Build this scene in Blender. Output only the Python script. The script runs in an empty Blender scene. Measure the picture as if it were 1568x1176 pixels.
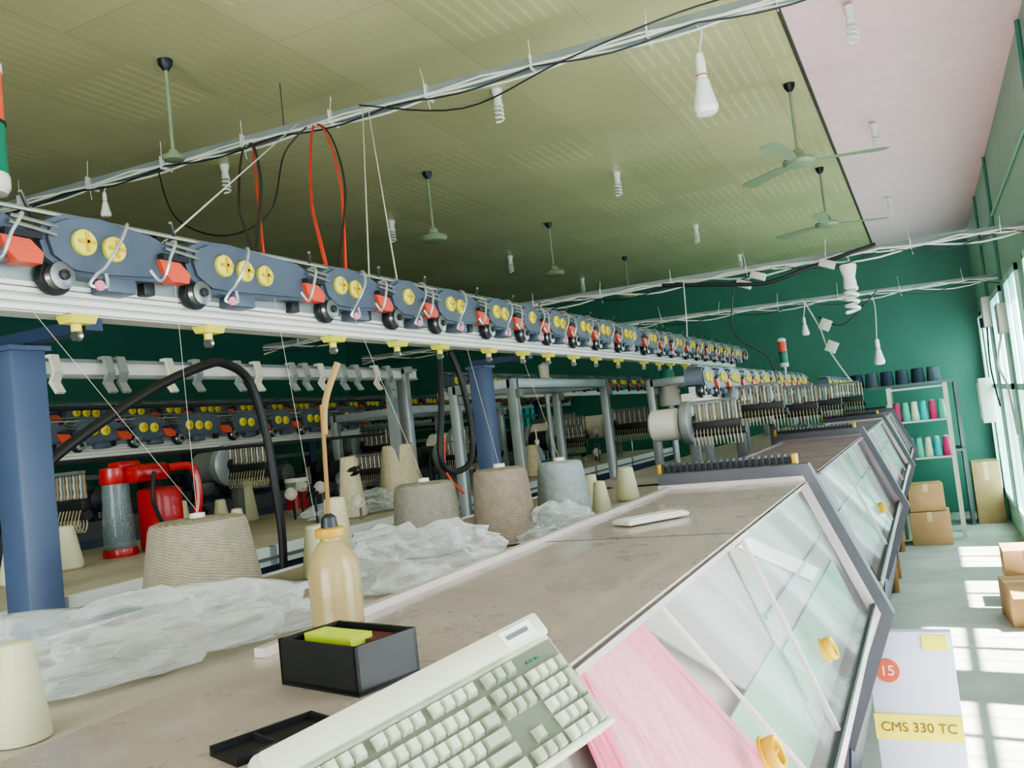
import bpy, bmesh, math, random
from mathutils import Vector as V, Matrix, noise
random.seed(7)
H=1.65
D=bpy.data
SC=bpy.context.scene
def lin(c):
    return tuple(((x/255)/12.92 if x/255<=.04045 else ((x/255+.055)/1.055)**2.4) for x in c)
_M={}
def mat(name,col,rough=.5,metal=0,var=.12,vs=6,bump=0,bs=60,alpha=1,trans=0,emit=0,coat=0,stretch=(1,1,1),spec=.5,film=None,wear=0):
    if name in _M: return _M[name]
    m=D.materials.new(name); m.use_nodes=True; nt=m.node_tree; N=nt.nodes; L=nt.links
    p=N['Principled BSDF']; c=lin(col)
    tc=N.new('ShaderNodeTexCoord'); mp=N.new('ShaderNodeMapping'); mp.inputs['Scale'].default_value=stretch
    L.new(tc.outputs['Object'],mp.inputs['Vector'])
    nz=N.new('ShaderNodeTexNoise'); nz.inputs['Scale'].default_value=vs; nz.inputs['Detail'].default_value=4
    L.new(mp.outputs[0],nz.inputs['Vector'])
    rp=N.new('ShaderNodeValToRGB'); rp.color_ramp.elements[0].position=.3; rp.color_ramp.elements[1].position=.7
    rp.color_ramp.elements[0].color=(*[x*(1-var) for x in c],1); rp.color_ramp.elements[1].color=(*[min(1,x*(1+var)) for x in c],1)
    L.new(nz.outputs['Fac'],rp.inputs[0]); L.new(rp.outputs[0],p.inputs['Base Color'])
    p.inputs['Roughness'].default_value=rough; p.inputs['Metallic'].default_value=metal
    p.inputs['Specular IOR Level'].default_value=spec
    p.inputs['Alpha'].default_value=alpha; p.inputs['Transmission Weight'].default_value=trans
    p.inputs['Coat Weight'].default_value=coat
    if emit: p.inputs['Emission Color'].default_value=(*c,1); p.inputs['Emission Strength'].default_value=emit
    if wear:
        n4=N.new('ShaderNodeTexNoise'); n4.inputs['Scale'].default_value=7; n4.inputs['Detail'].default_value=8; n4.inputs['Roughness'].default_value=.7; L.new(mp.outputs[0],n4.inputs['Vector'])
        m4=N.new('ShaderNodeMapRange'); m4.inputs[1].default_value=.35; m4.inputs[2].default_value=.7; m4.inputs[3].default_value=rough; m4.inputs[4].default_value=rough+wear
        L.new(n4.outputs['Fac'],m4.inputs[0]); L.new(m4.outputs[0],p.inputs['Roughness'])
        m5=N.new('ShaderNodeMapRange'); m5.inputs[1].default_value=.55; m5.inputs[2].default_value=.75; m5.inputs[3].default_value=1; m5.inputs[4].default_value=.78; L.new(n4.outputs['Fac'],m5.inputs[0])
        v5=N.new('ShaderNodeVectorMath'); v5.operation='SCALE'; L.new(rp.outputs[0],v5.inputs[0]); L.new(m5.outputs[0],v5.inputs['Scale']); L.new(v5.outputs[0],p.inputs['Base Color'])
    if film:
        lw=N.new('ShaderNodeLayerWeight'); lw.inputs['Blend'].default_value=.45
        mr=N.new('ShaderNodeMapRange'); mr.inputs[3].default_value=film[0]; mr.inputs[4].default_value=film[1]
        L.new(lw.outputs['Facing'],mr.inputs[0]); L.new(mr.outputs[0],p.inputs['Alpha'])
    if bump:
        n2=N.new('ShaderNodeTexNoise'); n2.inputs['Scale'].default_value=bs; L.new(mp.outputs[0],n2.inputs['Vector'])
        b=N.new('ShaderNodeBump'); b.inputs['Strength'].default_value=bump; b.inputs['Distance'].default_value=.01
        L.new(n2.outputs['Fac'],b.inputs['Height']); L.new(b.outputs[0],p.inputs['Normal'])
    _M[name]=m; return m
def yarnmat(name,col):
    m=mat(name,col,rough=.92,var=.12,vs=60,spec=.12); nt=m.node_tree; N=nt.nodes; L=nt.links; p=N['Principled BSDF']
    tc=N.new('ShaderNodeTexCoord')
    sep=N.new('ShaderNodeSeparateXYZ'); L.new(tc.outputs['Object'],sep.inputs[0])
    at=N.new('ShaderNodeMath'); at.operation='ARCTAN2'; L.new(sep.outputs[1],at.inputs[0]); L.new(sep.outputs[0],at.inputs[1])
    a=N.new('ShaderNodeMath'); a.operation='MULTIPLY'; a.inputs[1].default_value=26; L.new(at.outputs[0],a.inputs[0])
    nz=N.new('ShaderNodeTexNoise'); nz.inputs['Scale'].default_value=30; L.new(tc.outputs['Object'],nz.inputs['Vector'])
    na=N.new('ShaderNodeMath'); na.operation='MULTIPLY_ADD'; na.inputs[1].default_value=11; L.new(nz.outputs['Fac'],na.inputs[0]); L.new(a.outputs[0],na.inputs[2])
    z=N.new('ShaderNodeMath'); z.operation='MULTIPLY_ADD'; z.inputs[1].default_value=1050; L.new(sep.outputs[2],z.inputs[0]); L.new(na.outputs[0],z.inputs[2])
    s=N.new('ShaderNodeMath'); s.operation='SINE'; L.new(z.outputs[0],s.inputs[0])
    b=N.new('ShaderNodeBump'); b.inputs['Strength'].default_value=.45; b.inputs['Distance'].default_value=.001
    L.new(s.outputs[0],b.inputs['Height']); L.new(b.outputs[0],p.inputs['Normal'])
    mr=N.new('ShaderNodeMapRange'); mr.inputs[1].default_value=-1; mr.inputs[3].default_value=.74; mr.inputs[4].default_value=1.08
    L.new(s.outputs[0],mr.inputs[0])
    src=p.inputs['Base Color'].links[0].from_socket
    vm=N.new('ShaderNodeVectorMath'); vm.operation='SCALE'; L.new(src,vm.inputs[0]); L.new(mr.outputs[0],vm.inputs['Scale'])
    L.new(vm.outputs[0],p.inputs['Base Color'])
    return m

class B:
    def __init__(s): s.v=[];s.f=[];s.m=[];s.ms=[]
    def mi(s,m):
        if m not in s.ms: s.ms.append(m)
        return s.ms.index(m)
    def add(s,vs,fs,m):
        o=len(s.v); s.v+= [tuple(x) for x in vs]; i=s.mi(m)
        for f in fs: s.f.append(tuple(o+k for k in f)); s.m.append(i)
        return s
    def box(s,c,sz,m,rot=None,bev=0):
        a,b,d=[x/2 for x in sz]; R=rot if rot is not None else Matrix.Identity(3); c=V(c)
        if bev<=0:
            vs=[c+R@V((x,y,z)) for x in(-a,a) for y in(-b,b) for z in(-d,d)]
            s.add(vs,[(0,1,3,2),(4,6,7,5),(0,4,5,1),(2,3,7,6),(0,2,6,4),(1,5,7,3)],m)
        else:
            bm=bmesh.new(); bmesh.ops.create_cube(bm,size=1)
            for v in bm.verts: v.co=V((v.co.x*sz[0],v.co.y*sz[1],v.co.z*sz[2]))
            bmesh.ops.bevel(bm,geom=bm.edges[:],offset=min(bev,min(sz)*.45),segments=2,affect='EDGES',profile=.5)
            bm.verts.index_update()
            s.add([c+R@v.co for v in bm.verts],[[v.index for v in f.verts] for f in bm.faces],m); bm.free()
        return s
    def bx(s,x0,x1,y0,y1,z0,z1,m,bev=0):
        return s.box(((x0+x1)/2,(y0+y1)/2,(z0+z1)/2),(abs(x1-x0),abs(y1-y0),abs(z1-z0)),m,bev=bev)
    def lathe(s,prof,m,o=(0,0,0),ax=(0,0,1),seg=20):
        o=V(o); q=V(ax).normalized().to_track_quat('Z','Y').to_matrix(); vs=[];fs=[]
        for r,z in prof:
            for i in range(seg):
                a=2*math.pi*i/seg; vs.append(o+q@V((r*math.cos(a),r*math.sin(a),z)))
        n=len(prof)
        for j in range(n-1):
            for i in range(seg):
                k=(i+1)%seg; fs.append((j*seg+i,j*seg+k,(j+1)*seg+k,(j+1)*seg+i))
        if prof[0][0]>1e-6: fs.append(tuple(range(seg))[::-1])
        if prof[-1][0]>1e-6: fs.append(tuple((n-1)*seg+i for i in range(seg)))
        return s.add(vs,fs,m)
    def cyl(s,p0,p1,r,m,r1=None,seg=12):
        p0=V(p0);d=V(p1)-p0; return s.lathe([(r,0),(r if r1 is None else r1,d.length)],m,p0,d,seg)
    def tube(s,pts,r,m,seg=6,sm=True):
        P=[V(p) for p in pts]
        if sm and len(P)>2:
            Q=[]
            for i in range(len(P)-1):
                a=P[max(i-1,0)];b=P[i];c=P[i+1];d=P[min(i+2,len(P)-1)]
                for k in range(6):
                    t=k/6; Q.append(.5*((2*b)+(c-a)*t+(2*a-5*b+4*c-d)*t*t+(-a+3*b-3*c+d)*t**3))
            Q.append(P[-1]); P=Q
        vs=[];fs=[];up=V((.13,.21,.97))
        for i,p in enumerate(P):
            t=(P[min(i+1,len(P)-1)]-P[max(i-1,0)]).normalized()
            x=t.cross(up)
            if x.length<1e-3: x=t.cross(V((1,0,0)))
            x.normalize(); y=x.cross(t); up=y
            for k in range(seg):
                a=2*math.pi*k/seg; vs.append(p+x*r*math.cos(a)+y*r*math.sin(a))
        for i in range(len(P)-1):
            for k in range(seg):
                j=(k+1)%seg; fs.append((i*seg+k,i*seg+j,(i+1)*seg+j,(i+1)*seg+k))
        fs.append(tuple(range(seg))); fs.append(tuple((len(P)-1)*seg+k for k in range(seg))[::-1])
        return s.add(vs,fs,m)
    def hang(s,a,c,sag,r,m,side=0):
        a=V(a);c=V(c); s.tube([a+(c-a)*t+V((side*math.sin(math.pi*t),0,-sag*math.sin(math.pi*t)+.02*math.sin(9*t))) for t in [i/8 for i in range(9)]],r,m,5)
    def prism(s,poly,y0,y1,m,ax='y'):
        n=len(poly)
        if ax=='y': vs=[(x,y0,z) for x,z in poly]+[(x,y1,z) for x,z in poly]
        elif ax=='x': vs=[(y0,y,z) for y,z in poly]+[(y1,y,z) for y,z in poly]
        else: vs=[(x,y,y0) for x,y in poly]+[(x,y,y1) for x,y in poly]
        fs=[tuple(range(n)),tuple(range(n,2*n))[::-1]]+[(i,i+n,(i+1)%n+n,(i+1)%n) for i in range(n)]
        return s.add(vs,fs,m)
    def obj(s,name,loc=(0,0,0),par=None,ang=35):
        me=D.meshes.new(name); me.from_pydata(s.v,[],s.f)
        for m in s.ms: me.materials.append(m)
        me.polygons.foreach_set('material_index',s.m); me.polygons.foreach_set('use_smooth',[True]*len(s.f))
        bm=bmesh.new(); bm.from_mesh(me); bmesh.ops.recalc_face_normals(bm,faces=bm.faces); bm.to_mesh(me); bm.free()
        me.set_sharp_from_angle(angle=math.radians(ang)); me.update()
        o=D.objects.new(name,me); SC.collection.objects.link(o); o.location=loc
        if par: o.parent=par
        return o

# ---------------- materials
WHITE=mat('white_paint',(225,225,220),.4,var=.05); OFFW=mat('off_white_plastic',(204,200,188),.4,var=.06)
CREAM=mat('cream_laminate',(164,156,142),.4,var=.1,vs=4,wear=.25); BLUEF=mat('feeder_blue',(78,88,104),.4,var=.12)
NAVY=mat('navy_paint',(40,52,82),.45,var=.12); BLACK=mat('black_rubber',(20,21,23),.5,var=.2); DARK=mat('dark_steel',(46,48,52),.4,metal=.4)
STEEL=mat('steel',(160,162,162),.3,metal=.9,var=.1); ALU=mat('aluminium',(154,160,162),.4,metal=.5,var=.08)
YEL=mat('yellow_plastic',(218,208,84),.4,var=.06); ORNG=mat('orange_plastic',(206,80,54),.4,var=.08)
GREENP=mat('green_plastic',(20,110,85),.35); GREY=mat('grey_paint',(100,104,104),.5); BRONZE=mat('bronze_bobbin',(128,112,84),.5,metal=.2)
WIREW=mat('white_cable',(215,215,205),.5); WIREG=mat('loop_wire',(190,195,200),.3,metal=.6); RED=mat('red_plastic',(172,28,32),.3,coat=.3)
REDW=mat('red_cable',(220,60,45),.5); CARD=mat('cardboard',(176,140,98),.8,var=.12); BROWNW=mat('brown_wood',(130,95,50),.7)
YEL2=mat('mustard_knob',(205,165,40),.35,var=.06)

# ---------------- camera (origin = eye; everything is lifted by H at the end)
Xc=V((2804,380,1350)).normalized();Yc=V((650,0,-1350)).normalized();Zc=Xc.cross(Yc)
cam=D.cameras.new('camera'); co=D.objects.new('camera',cam); SC.collection.objects.link(co)
co.matrix_world=Matrix((Xc,Yc,Zc)).to_4x4(); cam.lens=30.375; cam.sensor_width=36; cam.clip_start=.02; SC.camera=co

# ---------------- room
XR=.66; XL=-9; YF=-3; YB=12.3; ZC=1.85; ZF=-1.65; TW=.10
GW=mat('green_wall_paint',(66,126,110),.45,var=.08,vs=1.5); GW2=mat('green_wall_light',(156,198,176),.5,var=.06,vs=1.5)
FLO=mat('concrete_floor',(174,178,168),.5,var=.18,vs=3,bump=.1)
B().bx(XL,XR+.2,YF,YB,ZF-.1,ZF,FLO).obj('floor')
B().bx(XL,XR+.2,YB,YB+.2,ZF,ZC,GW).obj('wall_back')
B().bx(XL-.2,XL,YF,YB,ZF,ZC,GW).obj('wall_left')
def ceilmat():
    m=mat('olive_ceiling_boards',(206,197,152),.36,var=.12,vs=.9); nt=m.node_tree;N=nt.nodes;L=nt.links;p=N['Principled BSDF']
    tc=N.new('ShaderNodeTexCoord')
    m2=N.new('ShaderNodeMapping'); m2.inputs['Rotation'].default_value=(0,0,math.pi/2); L.new(tc.outputs['Object'],m2.inputs[0])
    def brick(c1,c2,mo,ms,w,h):
        br=N.new('ShaderNodeTexBrick'); br.inputs['Scale'].default_value=1; br.inputs['Brick Width'].default_value=w; br.inputs['Row Height'].default_value=h
        br.inputs['Mortar Size'].default_value=ms; br.inputs['Color1'].default_value=c1;br.inputs['Color2'].default_value=c2;br.inputs['Mortar'].default_value=mo
        L.new(m2.outputs[0],br.inputs['Vector']); return br
    br=brick((1,1,1,1),(.88,.90,.86,1),(.7,.7,.65,1),.003,1.22,.61)
    mk=brick((0,0,0,1),(1,1,1,1),(0,0,0,1),.05,.61,.61)
    wv=N.new('ShaderNodeTexWave'); wv.bands_direction='X'; wv.inputs['Scale'].default_value=5.0; wv.inputs['Distortion'].default_value=.6; L.new(tc.outputs['Object'],wv.inputs['Vector'])
    r=N.new('ShaderNodeValToRGB'); r.color_ramp.elements[0].position=.4; r.color_ramp.elements[1].position=.75; L.new(mk.outputs['Color'],r.inputs[0])
    wr=N.new('ShaderNodeValToRGB'); wr.color_ramp.elements[0].position=.7; wr.color_ramp.elements[1].position=.9; L.new(wv.outputs['Fac'],wr.inputs[0])
    mu=N.new('ShaderNodeMath'); mu.operation='MULTIPLY'; L.new(wr.outputs[0],mu.inputs[0]); L.new(r.outputs[0],mu.inputs[1])
    ma=N.new('ShaderNodeMath'); ma.operation='MULTIPLY_ADD'; ma.inputs[1].default_value=.2; ma.inputs[2].default_value=1; L.new(mu.outputs[0],ma.inputs[0])
    src=p.inputs['Base Color'].links[0].from_socket
    x=N.new('ShaderNodeVectorMath'); x.operation='MULTIPLY'; L.new(src,x.inputs[0]); L.new(br.outputs['Color'],x.inputs[1])
    y=N.new('ShaderNodeVectorMath'); y.operation='SCALE'; L.new(x.outputs[0],y.inputs[0]); L.new(ma.outputs[0],y.inputs['Scale']); L.new(y.outputs[0],p.inputs['Base Color'])
    return m
B().bx(XL,-.42,YF,YB,ZC,ZC+.1,ceilmat()).obj('ceiling')
B().bx(-.42,XR+.2,YF,YB,ZC+.02,ZC+.1,mat('pink_white_ceiling',(252,208,214),.6,var=.03)).obj('ceiling_strip')
B().bx(-.43,-.415,YF,YB,ZC-.008,ZC+.02,mat('dark_seam',(60,60,45),.6)).obj('trim_1')
wr=B(); SILL=-1.35; TOP=.78
wins=[(-2.2,-1.2),(-.7,.3),(.8,1.8),(2.3,3.25),(3.95,5.0),(5.45,6.5),(7.0,8.05),(8.55,9.7),(10.2,11.3),(11.55,12.1)]
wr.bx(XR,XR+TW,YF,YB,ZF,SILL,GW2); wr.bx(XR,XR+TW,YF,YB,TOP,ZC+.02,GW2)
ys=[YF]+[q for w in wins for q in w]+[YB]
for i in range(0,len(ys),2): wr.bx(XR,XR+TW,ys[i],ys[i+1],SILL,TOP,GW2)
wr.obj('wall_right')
WF=mat('window_frame_paint',(190,235,228),.4)
FG_=D.materials.new('added_bright_pane'); FG_.use_nodes=True; nt=FG_.node_tree; nt.nodes.clear()  # translucent panes, added to make the far windows glow
o_=nt.nodes.new('ShaderNodeOutputMaterial'); t_=nt.nodes.new('ShaderNodeBsdfTranslucent'); t_.inputs[0].default_value=(.8,.97,.95,1); g_=nt.nodes.new('ShaderNodeBsdfGlossy'); g_.inputs['Roughness'].default_value=.3
n_=nt.nodes.new('ShaderNodeTexNoise'); n_.inputs['Scale'].default_value=6; mm=nt.nodes.new('ShaderNodeMixShader'); ml=nt.nodes.new('ShaderNodeMath'); ml.operation='MULTIPLY'; ml.inputs[1].default_value=.12
nt.links.new(n_.outputs[0],ml.inputs[0]); nt.links.new(ml.outputs[0],mm.inputs[0]); nt.links.new(t_.outputs[0],mm.inputs[1]); nt.links.new(g_.outputs[0],mm.inputs[2]); nt.links.new(mm.outputs[0],o_.inputs[0])
for i,(a,b) in enumerate(wins):
    w=B()
    for y in (a+.025,(a+b)/2,b-.025): w.bx(XR-.02,XR+.04,y-.025,y+.025,SILL,TOP,WF)
    for z in (SILL+.025,TOP-.025,-.1): w.bx(XR-.02,XR+.04,a,b,z-.025,z+.025,WF)
    for j in (3,9):
        y=a+(b-a)*j/12; w.cyl((XR+.05,y,SILL),(XR+.05,y,TOP),.006,WF,seg=6)
    if i>=6: w.bx(XR+.005,XR+.01,a+.03,b-.03,-.08,TOP-.03,FG_)
    if i>=8: w.bx(XR+.005,XR+.01,a+.03,b-.03,SILL+.03,-.12,FG_)
    w.obj('window_%d'%(i+1))
w=B(); w.bx(XL,-2.6,YF-.2,YF,ZF,ZC,GW2); w.bx(.3,XR+.1,YF-.2,YF,ZF,ZC,GW2); w.bx(-2.6,.3,YF-.2,YF,ZF,-.7,GW2); w.bx(-2.6,.3,YF-.2,YF,1.6,ZC,GW2)
w.obj('wall_front')
w=B()
for y in (5.25,8.3,10.0): w.cyl((XR-.012,y,.8),(XR-.012,y,ZC),.012,GW)
w.cyl((XR-.012,5.2,1.35),(XR-.012,10,1.35),.01,GW2)
w.obj('wall_pipe')
w=B(); w.bx(.50,.64,10.9,11.2,-.5,.0,OFFW,.01); w.bx(.49,.50,10.95,11.15,-.45,-.05,WHITE); w.cyl((.6,11.05,0),(.6,11.05,.6),.012,WIREW); w.obj('electrical_cabinet')
w=B(); w.bx(.57,.66,9.76,10.0,.5,.8,OFFW,.01); w.cyl((.56,9.9,.6),(.56,9.9,.5),.02,DARK); w.tube([(.6,9.9,.5),(.58,9.85,.1),(.62,9.9,-.3)],.008,BLACK); w.obj('fuse_box')
w=B(); w.bx(.58,.66,8.15,8.4,.35,.6,OFFW,.01); w.tube([(.6,8.3,.35),(.54,8.2,.1),(.6,8.4,-.1),(.62,8.3,-.5)],.01,WIREW); w.obj('switch_box')
for i,x in enumerate((-6.3,-5.7)):
    D_=B(); D_.bx(x-.2,x+.2,YB-.03,YB-.001,-.3,.35,mat('window_teal_glass',(60,190,170),.2,emit=.12))
    for k in range(5): D_.bx(x-.2+.1*k-.008,x-.2+.1*k+.008,YB-.05,YB-.03,-.3,.35,DARK)
    D_.bx(x-.22,x+.22,YB-.05,YB-.03,.35,.38,GREY); D_.bx(x-.22,x+.22,YB-.05,YB-.03,-.33,-.3,GREY)
    D_.obj('window_%d'%(20+i))

# ---------------- knitting machines
nX,nZ=.938,.346
def SP(t,o): return (-.37+.145*t+nX*o,-.257-.393*t+nZ*o)
def slope(b,y0,y1,t0,t1,off,th,m):
    b.prism([SP(t0,off),SP(t1,off),SP(t1,off+th),SP(t0,off+th)],y0,y1,m)
def slope4(b,ya0,ya1,yb0,yb1,t0,t1,off,th,m):   # ya at t0 edge, yb at t1 edge
    vs=[]
    for o in (off,off+th):
        for (y,t) in ((ya0,t0),(ya1,t0),(yb1,t1),(yb0,t1)):
            x,z=SP(t,o); vs.append((x,y,z))
    b.add(vs,[(0,1,2,3),(4,5,6,7),(0,1,5,4),(1,2,6,5),(2,3,7,6),(3,0,4,7)],m)
HT=mat('hood_top_beige',(172,160,152),.20,var=.1,vs=3,coat=.3,wear=.3); HF=mat('hood_face_pinkgrey',(200,186,184),.3,var=.05,coat=.2)
HD=mat('hood_arch_dark',(72,72,80),.4); HP=mat('hood_mauve',(132,114,118),.35,var=.08,wear=.2)
GL=mat('hood_glass',(205,195,198),.05,alpha=.12,spec=1.0,var=.03,coat=.9)
PF=mat('pink_knit_fabric',(210,96,128),.7,var=.3,vs=3,stretch=(2,50,2)); PL=mat('pale_needle_bed',(150,156,148),.35,var=.18,vs=4); PG=mat('pale_green_sheet',(124,168,146),.6,var=.25,vs=2,stretch=(1,3,1)); PGY=mat('grey_needle_bed',(138,134,130),.4,var=.15,vs=4)  # the green one is a plain tinted sheet behind the hood panes
def archp(o):
    return [(-.83,-.235+o),(-.375+o*.5,-.235+o),(-.205+o,-.655-o*.1),(-.36+o*.9,-1.03-o)]
def machine(y0,y1,panes,top,face,arch,sheets,first=False):
    b=B()
    b.prism([(-.8,-1.45),(-.8,-.25),(-.37,-.257),(-.415,-.29),(-.28,-.655),(-.225,-.655),(-.36,-1.0),(-.42,-1.45)],y0,y1,top)
    b.prism([(-.225,-.655),(-.221,-.66),(-.352,-1.0),(-.36,-1.0)],y0,y1,face)
    b.prism([(-.352,-1.0),(-.36,-1.0),(-.42,-1.45),(-.412,-1.45)],y0,y1,NAVY)
    b.bx(-.78,-.44,y0+.1,y0+.16,-1.65,-1.45,NAVY); b.bx(-.78,-.44,y1-.16,y1-.1,-1.65,-1.45,NAVY)
    for y in (y0+.13,y1-.13): b.cyl((-.44,y,-1.65),(-.44,y,-1.45),.035,BROWNW)
    slope(b,y0,y1,.0,.02,-.004,.010,top); slope(b,y0,y1,.955,1.0,-.004,.018,face); slope(b,y0,y1,.94,.957,.0,.016,BLACK)
    for i in range(len(panes)-1):
        a,c=panes[i],panes[i+1]
        slope(b,a+.003,c-.003,.02,.95,.002+.004*(i%2),.004,GL)
        if i: slope(b,a-.003,a+.003,.02,.95,.0,.010,HF)
        if not first or i: 
            slope(b,a+.01,c-.01,.02,.93,-.035,.004,sheets[i]); slope(b,a+.02,c-.02,.38,.40,-.03,.006,STEEL)
    if first:
        yt,yb=1.13,1.44
        slope4(b,.86,yt,.86,yb,.02,.93,-.028,.004,PF)
        for k in range(14):
            f=(k+random.uniform(.1,.9))/14; w_=random.uniform(.002,.007); slope4(b,.86+(yt-.86)*f,.86+(yt-.86)*f+w_,.86+(yb-.86)*f,.862+(yb-.86)*f+w_*1.6,.05,.93,-.025,.001,mat('pale_pink_thread',(234,150,174),.6))
        slope4(b,yt,1.71,yb,1.71,.02,.5,-.035,.004,PGY); slope4(b,yt+.14,1.71,yb,1.71,.5,.93,-.032,.004,PG)
        slope4(b,yt+.02,yt+.024,yb+.02,yb+.024,.02,.95,.002,.006,HF)
        slope4(b,1.74,2.70,1.74,2.70,.55,.8,-.03,.004,PG)
        slope4(b,1.78,1.90,2.3,2.46,.05,.5,-.028,.003,mat('printed_manual_sheet',(216,220,212),.6,var=.1,vs=40))
    b.bx(-.8,-.37,y0,y1,-.2535,-.2495,top)
    for y in panes[1:-1]: b.bx(-.8,-.375,y-.0012,y+.0012,-.2495,-.2488,DARK)
    b.bx(-.80,-.785,y0,y1,-.25,-.238,face)
    if first:
        b.bx(-.8,-.53,.25,y0,-1.45,-.25,top); b.bx(-.78,-.56,.28,.36,-1.65,-1.45,NAVY); b.bx(-.53,-.527,.25,y0,-.3,-.25,DARK)
    ya=y1
    b.prism(archp(.035)+archp(0)[::-1],ya,ya+.055,arch)
    b.prism(archp(0)+archp(-.03)[::-1],ya-.012,ya+.035,face)
    b.prism([(-.82,-1.4),(-.82,-.26),(-.39,-.26),(-.235,-.655),(-.38,-1.0),(-.42,-1.4)],ya+.003,ya+.03,HP)
    b.bx(-.86,-.42,y1+.14,y1+.17,-.215,-.185,BLACK)
    for k in range(20): b.bx(-.85+.021*k,-.843+.021*k,y1+.13,y1+.18,-.225,-.175,DARK)
    for x in (-.415,-.86): b.box((x,y1+.155,-.195),(.016,.05,.04),YEL2,bev=.004)
    for x in (-.8,-.45): b.bx(x-.01,x+.01,y1+.14,y1+.16,-.25,-.2,DARK)
    return b
def knob(b,y,t):
    x,z=SP(t,.008)
    b.lathe([(.0,.002),(.010,.002),(.016,.004),(.018,.02),(.022,.022),(.024,.018),(.024,.008),(.021,.0)],YEL2,(x,y,z),(nX,0,nZ),20)
    b.lathe([(.027,-.001),(.027,.003),(.02,.004)],YEL2,(x,y,z),(nX,0,nZ),20)
    b.box((x+nX*.012,y,z+nZ*.012),(.008,.034,.004),YEL2)
b=machine(.84,2.76,[.86,1.72,2.74],HT,HF,HD,[PF,PL],True)
knob(b,1.91,.70); knob(b,1.27,.63)
b.obj('knitting_machine')
b=machine(3.1,5.25,[3.15,3.8,4.5,5.2],HP,HP,HD,[PGY,PG,PL]); knob(b,4.2,.7); b.obj('knitting_machine.001')
b=machine(5.6,7.8,[5.65,6.4,7.1,7.75],HP,HF,HD,[PGY,PL,PG]); b.obj('knitting_machine.002')
b=machine(8.1,9.7,[8.15,8.7,9.2,9.65],HP,HP,HD,[PGY,PG,PL]); b.obj('knitting_machine.003')
b=B(); R=Matrix.Rotation(math.radians(-35),3,'Z')
b.box((-.62,1.97,-.241),(.07,.18,.012),OFFW,R,.005); b.box((-.62,1.97,-.2345),(.055,.16,.003),WHITE,R,.001); b.obj('white_plastic_tray')

# ---------------- tables
b=B(); b.bx(-1.62,-.93,.3,3.7,-.337,-.312,CREAM,.004); b.bx(-.93,-.915,.3,3.7,-.35,-.308,WHITE); b.bx(-.912,-.90,.3,3.7,-.40,-.33,BLACK)
b.bx(-.895,-.83,.3,3.7,-.34,-.325,OFFW); b.bx(-1.635,-1.62,.3,3.7,-.35,-.308,WHITE)
b.bx(-1.5,-.95,.4,3.6,-1.6,-.34,NAVY)
for y in (.45,3.55): b.bx(-1.5,-.95,y-.03,y+.03,-1.65,-1.6,DARK)
b.obj('yarn_table')
b=B(); b.bx(-3.3,-2.1,1.35,7.6,-.345,-.31,CREAM,.004); b.bx(-2.1,-2.08,1.35,7.6,-.37,-.306,WHITE); b.bx(-2.08,-2.07,1.35,7.6,-.35,-.34,GREY)
b.bx(-2.9,-2.12,1.45,7.5,-1.65,-.37,NAVY)
for k in range(8): b.bx(-2.1,-2.075,1.5+.8*k,1.53+.8*k,-.37,-.306,ALU)
b.obj('yarn_table.001')

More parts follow.
